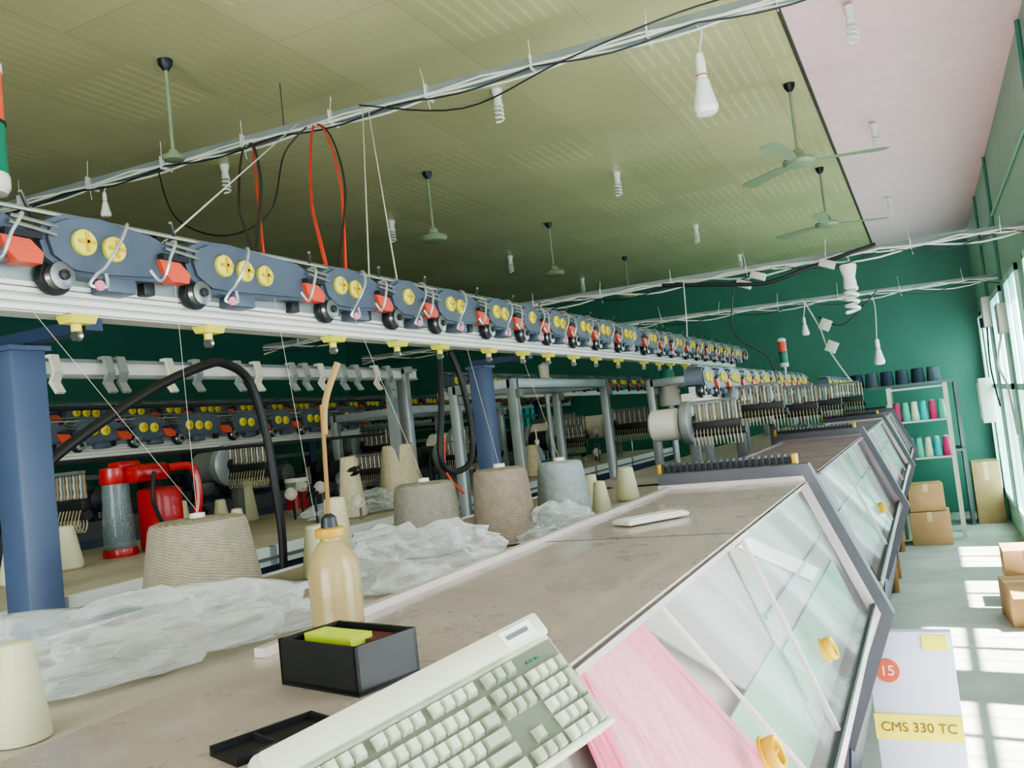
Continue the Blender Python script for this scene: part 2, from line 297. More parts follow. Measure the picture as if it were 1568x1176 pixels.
# ---------------- yarn feeder rows
EYE=mat('pink_eyelet',(220,130,150),.3)
def unit(b,x,y,z,L=.33,n=2,det=True,off=0):
    prof=[(y+.005,z+.02),(y-.005,z+.055),(y+.005,z+.085),(y+.05,z+.106),(y+.13,z+.11),(y+L-.08,z+.095),(y+L-.02,z+.075),(y+L-.005,z+.045),(y+L-.01,z+.015),(y+L-.07,z+.0),(y+.12,z-.010),(y+.05,z-.008)]
    b.prism(prof,x-.05,x+.035,BLUEF,'x')
    b.prism([(yy+(y+L/2-yy)*.08,zz+(z+.05-zz)*.14) for yy,zz in prof],x+.035,x+.043,BLUEF,'x')
    b.bx(x-.03,x+.02,y+.05,y+L-.08,z+.104,z+.112,GREY)
    for i in range(n):
        c=V((x+.043,y+.07+off+.066*i,z+.054-.004*i))
        b.lathe([(.025,0),(.025,.008),(.021,.012),(.0,.012)],YEL,c,(1,0,0),18)
        b.box(c+V((.014,0,0)),(.005,.006,.036),YEL2); b.box(c+V((.014,0,0)),(.005,.036,.006),YEL2)
    b.prism([(y+L-.08,z+.044),(y+L-.025,z+.042),(y+L+.0,z+.02),(y+L-.005,z+.0),(y+L-.05,z+.0),(y+L-.07,z+.018)],x+.02,x+.054,ORNG,'x')
    b.box((x+.045,y+L-.04,z+.050),(.03,.07,.012),DARK); b.cyl((x+.05,y+L-.06,z+.07),(x+.05,y+L+.03,z+.06),.004,STEEL,seg=6); b.cyl((x+.04,y+L-.05,z+.085),(x+.04,y+L+.04,z+.078),.004,STEEL,seg=6)
    c=V((x+.03,y+.035,z-.012))
    b.lathe([(.012,-.012),(.026,-.01),(.021,0),(.026,.01),(.012,.012)],STEEL,c,(1,0,0),16); b.lathe([(.033,-.014),(.035,0),(.033,.004),(.028,.004)],DARK,c-V((.012,0,0)),(1,0,0),16)
    b.lathe([(.01,.01),(.01,.018),(0,.02)],DARK,c,(1,0,0),10)
    b.box((x+.02,y+.16,z-.020),(.05,.07,.03),BLUEF,bev=.005); b.box((x+.0,y+L-.08,z-.012),(.04,.03,.03),DARK,bev=.005)
    if det:
        b.tube([(x+.0,y+.21,z+.108),(x+.05,y+.18,z+.105),(x+.085,y+.13,z+.055),(x+.075,y+.10,z+.005),(x+.085,y+.07,z-.015),(x+.08,y+.06,z-.035),(x+.085,y+.09,z-.035),(x+.08,y+.095,z-.01)],.0034,WIREG,5)
        b.tube([(x+.0,y+L-.03,z+.08),(x+.06,y+L-.04,z+.085),(x+.085,y+L-.08,z+.04),(x+.08,y+L-.095,z+.0),(x+.085,y+L-.115,z-.01),(x+.08,y+L-.13,z+.01)],.0034,WIREG,5)
        b.cyl((x-.01,y+.02,z+.10),(x+.03,y-.03,z+.135),.004,STEEL,seg=6)
        b.lathe([(.006,-.003),(.010,-.003),(.010,.003),(.006,.003)],EYE,(x+.085,y+.075,z-.035),(1,0,0),10)
def under(b,x,y,z):
    b.prism([(x-.02,z),(x+.03,z),(x+.02,z-.016),(x-.01,z-.016)],y-.028,y+.028,YEL); b.cyl((x,y,z-.016),(x,y,z-.03),.010,YEL)
    b.lathe([(.006,-.006),(.011,-.006),(.009,0),(.011,.006),(.006,.006)],STEEL,(x,y,z-.038),(0,1,0),10)
def feedrow(name,x,z,y0,y1,steps,det=True):
    b=B()
    b.bx(x-.07,x-.015,y0,y1,z-.075,z-.02,OFFW)
    for dz in (-.068,-.052,-.036,-.024): b.bx(x-.015,x-.003,y0,y1,z+dz-.0045,z+dz+.0045,WHITE)
    b.bx(x-.03,x+.0,y0,y1,z-.02,z+.01,ALU)
    b.cyl((x-.01,y0,z+.118),(x-.01,y1,z+.118),.005,STEEL,seg=6); b.cyl((x+.03,y0,z+.105),(x+.03,y1,z+.09),.003,WIREG,seg=6)
    y=y0+.02;i=0
    while y<y1-.25:
        s=steps[i%len(steps)]; n=3 if s>.38 else (2 if s>.27 else 1)
        unit(b,x,y,z,L=s-.01,n=n,det=det,off=(0,.02,.01,.03,.0,.02,.02)[i%7])
        if det: under(b,x-.02,y+.1,z-.075)
        y+=s;i+=1
    return b
b=feedrow('f',-1.44,.385,.42,7.45,[.30,.30,.34,.46,.32,.26,.36,.30,.26])
for y in (1.18,3.26): b.bx(-1.74,-1.46,y-.02,y+.02,.285,.309,NAVY)
b.obj('yarn_feeder_row')
for k,(x,z,a,c) in enumerate(((-1.0,.10,4.1,8.2),(-.85,.06,8.3,11.6),(-4.6,.33,1.8,11.5),(-3.0,.33,5.2,11.5),(-6.9,.33,2.5,11.5),(-3.6,.16,1.7,5.0))):
    feedrow('f',x,z,a,c,[.32,.28,.4],det=False).obj('yarn_feeder_row.%03d'%(k+1))
def column(x,y,z1,w=.07,m=NAVY,name='support_column'):
    b=B(); b.bx(x-w/2,x+w/2,y-w/2,y+w/2,ZF,z1,m,.006); b.bx(x-w*.8,x+w*.8,y-w*.8,y+w*.8,ZF,ZF+.012,m); b.bx(x-w*.6,x+w*.6,y-w*.6,y+w*.6,z1-.01,z1,m); b.obj(name)
COLB=mat('column_blue',(66,80,110),.45,var=.08)
column(-1.70,1.18,.283,.078,COLB); column(-1.70,3.26,.283,.078,COLB)
# ---------------- second-row rail with hooks
b=B(); b.bx(-2.33,-2.29,1.55,3.7,.30,.355,WHITE,.004); b.bx(-2.29,-2.285,1.55,3.7,.345,.355,ALU); b.bx(-2.29,-2.285,1.55,3.7,.30,.308,ALU)
for y in (1.6,3.58): b.bx(-2.33,-2.27,y-.02,y+.02,-.31,.36,ALU,.004)
b.bx(-2.32,-2.28,3.45,3.49,-.31,.30,ALU)
b.bx(-2.6,-2.25,3.56,3.60,.33,.36,ALU)
for i,y in enumerate([1.68,1.86,1.91,2.10,2.22,2.42,2.52,2.72,2.80,2.9,3.05,3.15,3.3,3.4]):
    x=-2.262; b.prism([(x-.02,.362),(x+.008,.362),(x+.022,.31),(x+.008,.28),(x+.028,.25),(x+.018,.245),(x-.008,.28),(x+.012,.31),(x+.0,.352),(x-.02,.354)],y-.014,y+.014,ALU if i%3 else OFFW)
for z in (.22,.05): b.cyl((-2.45,1.55,z),(-2.45,3.6,z),.008,DARK,seg=6)
b.obj('hook_rail')
def frame(name,x0,x1,y0,y1,zt,zb=-.31,w=.045):
    b=B()
    for x in (x0,x1):
        for y in (y0,y1):
            b.bx(x-w/2,x+w/2,y-w/2,y+w/2,zb,zt,ALU,.004); b.bx(x-w/2-.002,x+w/2+.002,y-.004,y+.004,zb,zt,GREY)
    for x in (x0,x1): b.bx(x-w/2,x+w/2,y0,y1,zt-w,zt,ALU,.004)
    for y in (y0,y1): b.bx(x0,x1,y-w/2,y+w/2,zt-w,zt,ALU,.004)
    for x,y in ((x0,y0),(x1,y0),(x1,y1),(x0,y1)): b.box((x+.03,y,zt-.07),(.03,.04,.04),GREY,bev=.004)
    b.obj(name)
frame('metal_frame',-2.03,-1.72,3.6,4.85,.235,-1.65)
frame('metal_frame',-1.45,-1.15,4.9,6.0,.2,-.30)
frame('metal_frame',-3.2,-2.7,4.2,5.4,.2,-.31)
frame('metal_frame',-1.35,-1.1,6.9,8.0,.12,-.30)
b=B(); b.bx(-1.5,-.9,4.0,10.2,-.33,-.30,CREAM); b.bx(-.9,-.885,4.0,10.2,-.345,-.295,WHITE); b.bx(-1.4,-.93,4.1,10.1,-1.65,-.33,NAVY); b.obj('yarn_table.002')
LOOP=mat('brass_loop',(190,180,150),.3,metal=.4)
def gear(name,x,y,z,s=1.0,zb=-.30,n=7,c1=OFFW):
    b=B()
    b.bx(x-.03*s,x+.03*s,y+.02,y+.08*s,zb,z+.05*s,GREY,.004)
    b.lathe([(.0,0),(.085*s,0),(.10*s,.015*s),(.10*s,.17*s),(.085*s,.19*s),(0,.19*s)],c1,(x-.25*s,y,z),(1,0,0),24)
    b.lathe([(.0,0),(.13*s,0),(.135*s,.01*s),(.135*s,.05*s),(.12*s,.06*s),(0,.06*s)],ALU,(x-.04*s,y,z),(1,0,0),28)
    b.lathe([(.04*s,0),(.04*s,.02*s),(0,.02*s)],DARK,(x+.02*s,y,z),(1,0,0),16)
    b.box((x+.15*s,y-.0,z-.03*s),(.34*s,.05*s,.05*s),BLACK,bev=.004)
    b.box((x+.13*s,y,z+.12*s),(.34*s,.04*s,.015*s),GREY)
    for i in range(n*2):
        xx=x+.02*s+.0225*s*i
        b.lathe([(.008*s,0),(.011*s,.01*s),(.006*s,.03*s),(.010*s,.06*s),(.006*s,.08*s),(.009*s,.1*s),(.005*s,.11*s)],BRONZE if i%2 else ALU,(xx,y-.0,z),(0,0,1),8)
        b.tube([(xx,y-.03*s,z-.05*s),(xx+.002,y-.05*s,z-.11*s),(xx,y-.02*s,z-.15*s),(xx-.002,y-.0*s,z-.11*s),(xx,y-.02*s,z-.06*s)],.0028*s,LOOP,4)
    b.cyl((x+.0,y-.01,z-.075*s),(x+.34*s,y-.01,z-.075*s),.022*s,DARK)
    return b.obj(name)
gear('take_up_unit',-.98,3.86,-.055,.72,-.335)
gear('take_up_unit',-.95,4.75,-.0,.8); gear('take_up_unit',-.92,5.7,-.03,.9); gear('take_up_unit',-.88,6.9,-.03,.9); gear('take_up_unit',-.85,8.3,-.03,1.0)
random.seed(4)
for (x,y,z) in ((-2.6,4.6,-.05),(-3.0,3.1,-.02),(-3.1,2.2,-.08),(-2.5,5.9,-.05),(-3.0,7.0,.0),(-3.7,3.9,-.05),(-3.9,5.4,.0),(-4.4,2.9,-.05),(-2.3,6.6,-.05)):
    gear('take_up_unit',x,y,z,random.uniform(.7,1.0),-.32,c1=GREY if x<-2.9 else OFFW)
for (x,y,z,s) in ((-2.75,3.75,-.12,.6),(-2.45,4.15,-.1,.6),(-2.35,5.5,-.1,.7),(-2.9,6.3,-.08,.8),(-2.5,7.2,-.05,.8),(-3.15,1.75,-.14,.6)):
    gear('take_up_unit',x,y,z,s,-.31,c1=DARK)
b=B()
for i in range(46):
    x=random.uniform(-3.2,-2.2); y=random.uniform(2.6,7.3)
    h=random.uniform(.05,.22); b.cyl((x,y,-.31),(x,y,-.31+h),.006,random.choice([DARK,STEEL,GREY]),seg=6)
    b.lathe([(.012,0),(.03,.01),(.012,.02),(.03,.03),(.012,.04)],random.choice([DARK,DARK,OFFW,BLUEF,GREY]),(x,y,-.31+h),(random.uniform(-.5,.5),random.uniform(-1,0),.3),10)
b.obj('yarn_tensioner_cluster')
def lmachine(x,y0,y1):
    b=B(); b.prism([(x-.5,-1.65),(x-.5,-.75),(x-.3,-.32),(x+.3,-.30),(x+.35,-.4),(x+.35,-1.65)],y0,y1,NAVY)
    b.prism([(x-.32,-.33),(x-.3,-.24),(x+.28,-.22),(x+.3,-.31)],y0+.05,y1-.05,HD)
    for z in (-.02,.12): b.bx(x-.05,x-.01,y0,y1,z,z+.025,GREY)
    for y in (y0+.1,y1-.1): b.bx(x-.05,x+.0,y-.03,y+.03,-.3,.3,NAVY)
    k=y0+.3
    while k<y1-.2:
        b.lathe([(.06,0),(.06,.05),(.02,.07),(0,.07)],random.choice([OFFW,DARK,GREY]),(x+.2,k,-.12),(1,0,0),16); b.bx(x+.17,x+.2,k-.015,k+.015,-.25,-.12,DARK)
        b.lathe([(.035,0),(.03,.1),(.012,.12)],random.choice([DARK,GREY,OFFW]),(x+.05,k+.12,-.22),(0,0,1),12); k+=random.uniform(.25,.45)
    b.obj('knitting_machine')
lmachine(-3.95,1.6,5.0); lmachine(-3.95,5.4,9.0); lmachine(-6.2,1.8,6.0); lmachine(-6.2,6.3,10.5)

# ---------------- yarn cones
def cone(x,y,z,r0,r1,h,m,name='yarn_cone',tube=True):
    b=B(); e=.012 if h>.12 else .004
    b.lathe([(r0*.80,.0),(r0*.97,e*.6),(r0,e*1.8),((r0*.45+r1*.55),h*.55),(r1*1.0,h-e*1.6),(r1*.95,h-e*.4),(r1*.8,h),(r1*.35,h+.002)],m,seg=48)
    if tube: b.lathe([(.018,h-.02),(.016,h+.012),(.012,h+.012),(.012,h-.02)],OFFW,seg=16)
    o=b.obj(name,(x,y,z)); return o
Y1=yarnmat('taupe_yarn',(150,143,126)); Y2=yarnmat('brown_grey_yarn',(144,132,118)); Y3=yarnmat('grey_yarn',(138,134,124)); Y4=yarnmat('blue_grey_yarn',(156,165,166)); Y5=yarnmat('cream_yarn',(206,196,166))
PAP=mat('cream_cone_paper',(198,194,162),.6,var=.05)
cone(-1.46,1.40,-.312,.128,.104,.195,Y1)
cone(-1.27,2.03,-.312,.098,.084,.195,Y3); cone(-1.10,2.16,-.312,.090,.076,.21,Y2); cone(-1.04,2.45,-.312,.086,.070,.20,Y4)
for x,y,h in ((-1.16,3.01,.115),(-1.06,3.12,.125),(-1.02,2.72,.11),(-1.04,.69,.12),(-1.40,1.72,.13),(-1.50,1.93,.18)):
    cone(x,y,-.312,.034 if h<.125 else .042,.020 if h<.125 else .030,h,PAP,'empty_yarn_cone',False)
x,y=-2.33,3.52
cone(x,y,-.31,.115,.075,.30,Y5)
b=B(); b.lathe([(.022,0),(.012,.04),(0,.045)],RED,(x,y,-.008)); b.obj('red_cone_tip')
for x,y,h,r in ((-2.35,3.15,.27,.062),(-2.95,2.75,.16,.035),(-2.93,2.95,.14,.04),(-3.1,3.3,.2,.05),(-2.7,2.0,.15,.05),(-2.5,2.6,.12,.035),(-2.3,4.3,.15,.04),(-2.3,5.0,.2,.06),(-2.6,1.75,.14,.05)):
    cone(x,y,-.31,r,r*.6,h,Y5 if r>.055 else PAP,'empty_yarn_cone' if r<.055 else 'yarn_cone',False)

# ---------------- plastic bags : crumpled translucent film
BAG=mat('clear_plastic_bag',(226,234,236),.12,spec=1.0,var=.04,bump=.4,bs=22,film=(.12,.78))
def bag(x,y,z,sx,sy,sz,ang,seed,fl=.3):
    rnd=random.Random(seed)
    bm=bmesh.new(); bmesh.ops.create_icosphere(bm,subdivisions=4,radius=1)
    R=Matrix.Rotation(ang,3,'Z')
    for v in bm.verts:
        p=v.co.copy(); q=p*1.4+V((seed*7.1,seed*3.3,0))
        d=noise.noise(q)*.55+noise.noise(q*2.6)*.3
        rd=rnd.uniform(-.10,.10)
        s=1.05+d+rd
        j=V((rnd.uniform(-1,1),rnd.uniform(-1,1),rnd.uniform(-1,1)))*.05
        w=V((p.x*s*sx,p.y*s*sy,p.z*s*sz))+V((j.x*sx,j.y*sy,j.z*sz*1.5))
        if p.z<.1: w.x*=1+fl*(.1-p.z)*.5*(1+noise.noise(q*2)); w.y*=1+fl*(.1-p.z)*.5*(1+noise.noise(q*2))
        w=R@w; w.z=max(w.z,-sz*.42+.005*noise.noise(q*3))
        v.co=w
    bmesh.ops.subdivide_edges(bm,edges=bm.edges[:],cuts=1,smooth=.4,use_grid_fill=True)
    bm.verts.index_update(); b=B(); b.add([v.co for v in bm.verts],[[v.index for v in f.verts] for f in bm.faces],BAG); bm.free()
    return b.obj('plastic_bag',(x,y,z+sz*.42+.009),ang=180)
bag(-1.17,1.00,-.312,.24,.12,.065,math.radians(62),1)
bag(-1.02,1.60,-.312,.15,.09,.08,math.radians(35),2)
bag(-.97,2.20,-.312,.11,.06,.055,math.radians(45),3)
bag(-2.4,3.3,-.31,.25,.1,.06,math.radians(80),4)

# ---------------- keyboard
b=B(); KA=V((-.388,.80,-.185));KB=V((-.501,.511,-.226));KC=V((-.307,.777,-.286))
u=(KA-KB); LU=u.length; u.normalize(); vv=KC-KA; vv=(vv-u*vv.dot(u)); LV=vv.length; vv.normalize(); n=u.cross(vv)
if n.dot(-KA)<0: n=-n
R=Matrix((u,vv,n)).transposed()
KP=mat('keyboard_beige',(196,196,174),.45,var=.04,vs=10); KK=mat('keycap_light',(194,196,176),.4,var=.03); KD=mat('keycap_grey',(156,162,140),.4,var=.03)
def kpt(s,t,h=0): return KB+u*s+vv*t+n*h
b.box(kpt(LU/2,LV/2,-.012),(LU,LV,.022),KP,R,.005)
b.box(kpt(LU/2,LV*.12,.002),(LU*.985,LV*.2,.010),KP,R,.004)
b.box(kpt(LU/2,LV*.98,-.002),(LU,.006,.012),KP,R,.002)
b.box(kpt(LU/2,LV*.60,-.0005),(LU*.97,LV*.70,.002),mat('keyboard_well',(100,105,88),.6),R)
def key(s0,s1,t0,t1,m):
    g=.0007; a,c,d,e=s0+g,s1-g,t0+g,t1-g; h0,h1=.0,.0085; i=.0024
    vs=[kpt(a,d,h0),kpt(c,d,h0),kpt(c,e,h0),kpt(a,e,h0),kpt(a+i,d+i*.7,h1),kpt(c-i,d+i*.7,h1),kpt(c-i,e-i,h1*.92),kpt(a+i,e-i,h1*.92)]
    b.add(vs,[(0,1,2,3),(4,5,6,7),(0,1,5,4),(1,2,6,5),(2,3,7,6),(3,0,4,7)],m)
U=LU*.955/22.6; s0=LU*.022; rows=[LV*.255]+[LV*(.385+.117*i) for i in range(5)]; rh=LV*.113
main=[[1]*13+[2],[1.5]+[1]*12+[1.5],[1.75]+[1]*11+[2.25],[2.25]+[1]*10+[2.75],[1.5,1,1.5,6.5,1.5,1,2]]
for i in range(13):
    g=(i+3)//4*.55 if i else 0
    key(s0+(i+g+(.5 if i else 0)*.3)*U,s0+(i+1+g+(.5 if i else 0)*.3)*U,rows[0],rows[0]+rh*.95,KK if i else KD)
for r,ws in enumerate(main):
    x=s0
    for j,w_ in enumerate(ws):
        key(x,x+w_*U,rows[r+1],rows[r+1]+rh,KD if (j in(0,len(ws)-1) or (r==4 and w_<2)) else KK); x+=w_*U
for r in (0,1,2,4,5):
    for j in range(3):
        if r==4 and j!=1: continue
        key(s0+(15.5+j)*U,s0+(16.5+j)*U,rows[r],rows[r]+rh,KD)
for r in range(1,6):
    for j in range(4): 
        if j==3 and r in(3,5): continue
        hh=rh*2.03 if (j==3 and r in(2,4)) else rh
        key(s0+(18.9+j*.93)*U,s0+(19.83+j*.93)*U,rows[r],rows[r]+hh,KK if j<3 else KD)
b.box(kpt(LU*.88,LV*.12,.0075),(LU*.13,LV*.12,.0012),WHITE,R); b.box(kpt(LU*.875,LV*.12,.0085),(LU*.09,LV*.035,.0008),GREY,R)
for k in range(3): b.box(kpt(LU*(.86+.02*k),LV*.33,.001),(.004,.002,.002),GREENP,R)
b.tube([kpt(LU*.5,LV*.4,-.02),kpt(LU*.5,LV*.4,-.05),V((-.5,.66,-.33)),V((-.535,.66,-.36))],.012,DARK,8)
b.obj('computer_keyboard')

# ---------------- black box + papers, holder
b=B(); R=Matrix.Rotation(math.radians(-14),3,'Z'); c=V((-.60,.77,-.25))
def bxr(dx,dy,dz,sx,sy,sz,m): b.box(c+R@V((dx,dy,dz)),(sx,sy,sz),m,R)
bxr(0,0,.003,.13,.085,.006,BLACK)
for dx in (-.063,.063): bxr(dx,0,.026,.004,.085,.048,BLACK)
for dy in (-.0405,.0405): bxr(0,dy,.026,.13,.004,.048,BLACK)
bxr(-.015,.0,.04,.08,.03,.02,mat('yellow_green_paper',(190,210,60),.7)); bxr(.02,.02,.026,.08,.03,.036,mat('red_dark_card',(90,40,35),.6))
b.obj('black_storage_box')
b=B(); R=Matrix.Rotation(math.radians(-20),3,'Z'); c=V((-.550,.595,-.25))
bxr(0,0,.0015,.05,.10,.003,BLACK)
for dx in (-.023,.023): bxr(dx,0,.005,.004,.10,.007,BLACK)
bxr(0,.048,.005,.05,.004,.007,BLACK); bxr(0,-.01,.005,.05,.003,.005,DARK)
b.obj('black_document_holder')
b=B(); AM=mat('amber_plastic',(166,146,102),.22,alpha=.84,var=.1); x,y,z=-.735,.93,-.249
b.lathe([(0,0),(.030,.0),(.034,.005),(.034,.085),(.031,.105),(.018,.126),(.014,.13),(.014,.14),(0,.14)],AM,(x,y,z),seg=28)
b.lathe([(.0345,.02),(.0345,.0215)],mat('bottle_mark',(120,95,50),.5),(x,y,z),seg=28); b.lathe([(.0346,.04),(.0346,.06)],AM,(x,y,z),seg=28)
b.lathe([(.019,.134),(.02,.136),(.02,.145),(.016,.147)],mat('bottle_cap_yellow',(180,140,50),.4),(x,y,z),seg=20); b.lathe([(.012,.145),(.010,.16),(.004,.165)],DARK,(x,y,z),seg=14)
b.cyl((x,y,z+.155),(x+.003,y+.005,z+.31),.003,BROWNW,seg=8)
b.tube([(x+.003,y+.005,z+.27),(x+.006,y+.01,z+.315),(x+.025,y+.02,z+.365)],.0045,mat('brush_bristle',(140,115,75),.9),8)
b.obj('oil_bottle')
# ---------------- red blender flask
b=B(); x,y,z=-2.75,2.34,-.31
b.box((x+.05,y+.07,z+.12),(.12,.13,.24),RED,bev=.02); b.box((x+.03,y+.03,z+.30),(.10,.16,.07),RED,bev=.02); b.box((x-.02,y-.02,z+.335),(.07,.1,.035),RED,bev=.012)
b.lathe([(0,0),(.062,0),(.064,.01),(.06,.03)],RED,(x-.03,y-.06,z),seg=24)
b.lathe([(.055,.03),(.058,.1),(.05,.2),(.048,.27)],mat('smoky_glass',(130,145,150),.1,alpha=.5),(x-.03,y-.06,z),seg=24)
b.lathe([(.05,.27),(.055,.28),(.05,.33),(.0,.34)],RED,(x-.03,y-.06,z),seg=24)
b.tube([(x+.08,y+.1,z+.31),(x+.13,y+.17,z+.30),(x+.14,y+.18,z+.18),(x+.12,y+.16,z+.08),(x+.08,y+.13,z+.05)],.016,RED,10)
b.tube([(x+.11,y+.0,z+.30),(x+.115,y-.02,z+.2),(x+.11,y+.02,z+.1)],.008,DARK,8)
b.obj('red_blender_flask')
b=B(); b.lathe([(0,0),(.05,0),(.055,.01),(.055,.16),(.05,.17),(0,.17)],mat('clear_jar',(190,200,200),.15,alpha=.4),(-2.95,3.5,-.31)); b.lathe([(.0565,.03),(.0565,.12)],RED,(-2.95,3.5,-.31)); b.lathe([(.057,.165),(.057,.185),(0,.185)],WHITE,(-2.95,3.5,-.31)); b.obj('plastic_jar')
b=B(); b.lathe([(0,0),(.04,0),(.045,.01),(.045,.12),(.03,.16),(.014,.18),(.014,.2),(0,.2)],mat('clear_blue_bottle',(180,205,215),.15,alpha=.6),(-2.35,5.2,-.31)); b.lathe([(.0465,.03),(.0465,.09)],mat('blue_label',(40,90,180),.4),(-2.35,5.2,-.31)); b.lathe([(.016,.2),(.016,.225),(.006,.23),(.004,.3)],WHITE,(-2.35,5.2,-.31)); b.obj('spray_bottle')
b=B(); b.tube([(-1.8,1.26,.0),(-1.8,1.35,.07),(-1.8,1.6,.2),(-1.8,1.8,.272),(-1.8,1.88,.278),(-1.8,1.97,.23),(-1.8,2.02,.08),(-1.8,2.04,-.1),(-1.8,2.05,-.25),(-1.82,2.05,-.5)],.013,BLACK,10); b.obj('air_hose')
b=B(); b.tube([(-1.52,2.62,.3),(-1.5,2.56,.1),(-1.5,2.52,-.06),(-1.5,2.58,-.12),(-1.5,2.72,-.1),(-1.5,2.76,.02),(-1.5,2.72,.2),(-1.52,2.7,.3)],.011,BLACK,10); b.tube([(-1.5,2.56,.0),(-1.5,2.55,-.12),(-1.48,2.62,-.2)],.004,REDW,6); b.obj('air_hose.001')

# ---------------- ceiling conduits
def conduit(name,p0,p1,w,n,sag=.02):
    b=B(); p0=V(p0);p1=V(p1);d=p1-p0; L=d.length; ang=math.atan2(d.y,d.x); R=Matrix.Rotation(ang,3,'Z'); dn=d.normalized(); sd=V((-dn.y,dn.x,0))
    b.box((p0+p1)/2,(L,w,w),mat('trunking_grey',(132,140,140),.5),R,.003)
    k=int(L/.12)
    for c_,(of,dz,m,r) in enumerate(((-w*.65,-w*.3,WIREW,.008),(-w*.7,-w*.05,WIREW,.006),(-w*.55,-w*.62,WIREW,.006),(-w*.75,-w*.45,BLACK,.004))):
        b.tube([p0+dn*(L*i/k)+sd*of+V((0,0,dz-abs(math.sin(i*.55+c_))*sag*(.5+c_*.4))) for i in range(k+1)],r*n,m,5,False)
    i=0; y=.35
    while y<L:
        q=p0+dn*y; b.box(q+V((0,0,-.006))-sd*w*.2,(.006,w*1.8,w*1.4),WHITE,R)
        b.cyl(q-sd*w*.8,q-sd*w*.9+V((random.uniform(-.02,.02),0,.07+random.random()*.05)),.002*n,WHITE,seg=4)
        if i%2: b.cyl(q-sd*w*.6+V((0,0,-w*.8)),q-sd*w*.6+V((.01,0,-w*.8-.06)),.002,WHITE,seg=4)
        y+=.52; i+=1
    for t in (.05,.35,.65,.95):
        q=p0+d*t
        if ZC-q.z<.6: b.cyl(q,(q.x,q.y,ZC),.003,DARK,seg=4)
    b.obj(name)
conduit('cable_conduit',(-9,2.9,1.6),(.66,3.66,1.6),.048,1)
conduit('cable_conduit.001',(-5,5.7,.93),(.66,6.27,.93),.032,1.1,.04)
conduit('cable_conduit.002',(-5,7.1,.87),(.66,8.55,.87),.026,.9,.04)
b=B()
b.hang((-2.95,3.36,1.58),(-1.45,1.64,.50),.04,.005,BLACK,-.05); b.hang((-2.92,3.36,1.58),(-1.45,1.66,.50),-.03,.006,BLACK,.04)
b.hang((-2.90,3.36,1.58),(-1.45,1.68,.50),.05,.0045,REDW)
b.hang((-2.53,3.38,1.58),(-1.45,1.93,.50),.03,.006,REDW,-.04); b.hang((-2.51,3.38,1.58),(-1.45,2.02,.50),-.05,.005,REDW,.05); b.hang((-2.50,3.38,1.58),(-1.45,1.99,.50),-.02,.004,BLACK,.08)
b.tube([(-3.5,3.3,1.56),(-3.3,3.2,1.25),(-2.95,3.15,1.08),(-2.7,3.2,1.15),(-2.66,3.3,1.45),(-2.55,3.35,1.57)],.004,BLACK,5)
b.obj('hanging_cable')
b=B()
for a,c in (((-2.25,3.4,1.6),(-1.44,2.12,.5)),((-2.22,3.4,1.6),(-1.44,2.27,.5)),((-2.6,3.35,1.6),(-1.44,1.35,.48))): b.tube([a,c],.0024,WIREW,5,False)
b.obj('suspension_cord')
b=B(); b.tube([(-2.2,3.3,1.57),(-1.7,3.36,1.44),(-1.2,3.33,1.5),(-.7,3.35,1.56),(-.3,3.5,1.62)],.004,BLACK,5); b.obj('slack_cable')
b=B()
for x,z in ((-1.05,.82),(-.95,.86),(-.5,.86)): b.box((x,6.05,z),(.10,.06,.05),OFFW,Matrix.Rotation(.4,3,'Y'),.005)
b.tube([(-1.6,5.98,.9),(-1.2,6.0,.84),(-.9,6.02,.80),(-.6,6.05,.86),(-.2,6.15,.95)],.014,BLACK,8)
b.tube([(-1.1,6,.85),(-1.15,6,.5),(-.95,6,.3),(-.9,6,.1)],.005,BLACK,5)
b.obj('junction_box_cluster')
b=B()
for x,z in ((-.75,.62),(-.72,.42)): b.box((x,8.1,z),(.09,.06,.10),OFFW,Matrix.Rotation(.5,3,'Y'),.005)
b.tube([(-.9,8.1,.85),(-.8,8.1,.6),(-.75,8.1,.4),(-.6,8.1,.1)],.006,WIREW,5); b.tube([(-.3,8.1,.85),(-.6,8.1,.6),(-.8,8.1,.7)],.006,BLACK,5)
b.obj('junction_box_cluster.001')

# ---------------- bulbs
BW=mat('bulb_white',(240,240,235),.3,var=.02)
def cfl(b,x,y,z,s=1):
    b.lathe([(0,0),(.028*s,0),(.03*s,-.01*s),(.02*s,-.05*s),(.022*s,-.06*s),(.024*s,-.085*s),(.02*s,-.09*s),(0,-.09*s)],BW,(x,y,z),seg=14)
    pts=[]
    for i in range(43):
        a=i/42*math.pi*2*3.5; pts.append((x+.022*s*math.cos(a),y+.022*s*math.sin(a),z-.09*s-i/42*.085*s))
    b.tube(pts,.0062*s,BW,6,False)
for i,(x,y) in enumerate([(-3.79,4.11),(-1.91,4.21),(-.12,4.46),(-.12,6.57),(-.12,9.25),(-1.92,6.25),(-1.91,8.68),(-3.86,6.09),(-3.84,8.33),(-.12,2.3),(-3.85,10.5),(-1.9,10.9)]):
    b=B(); cfl(b,x,y,ZC); b.obj('spiral_bulb')
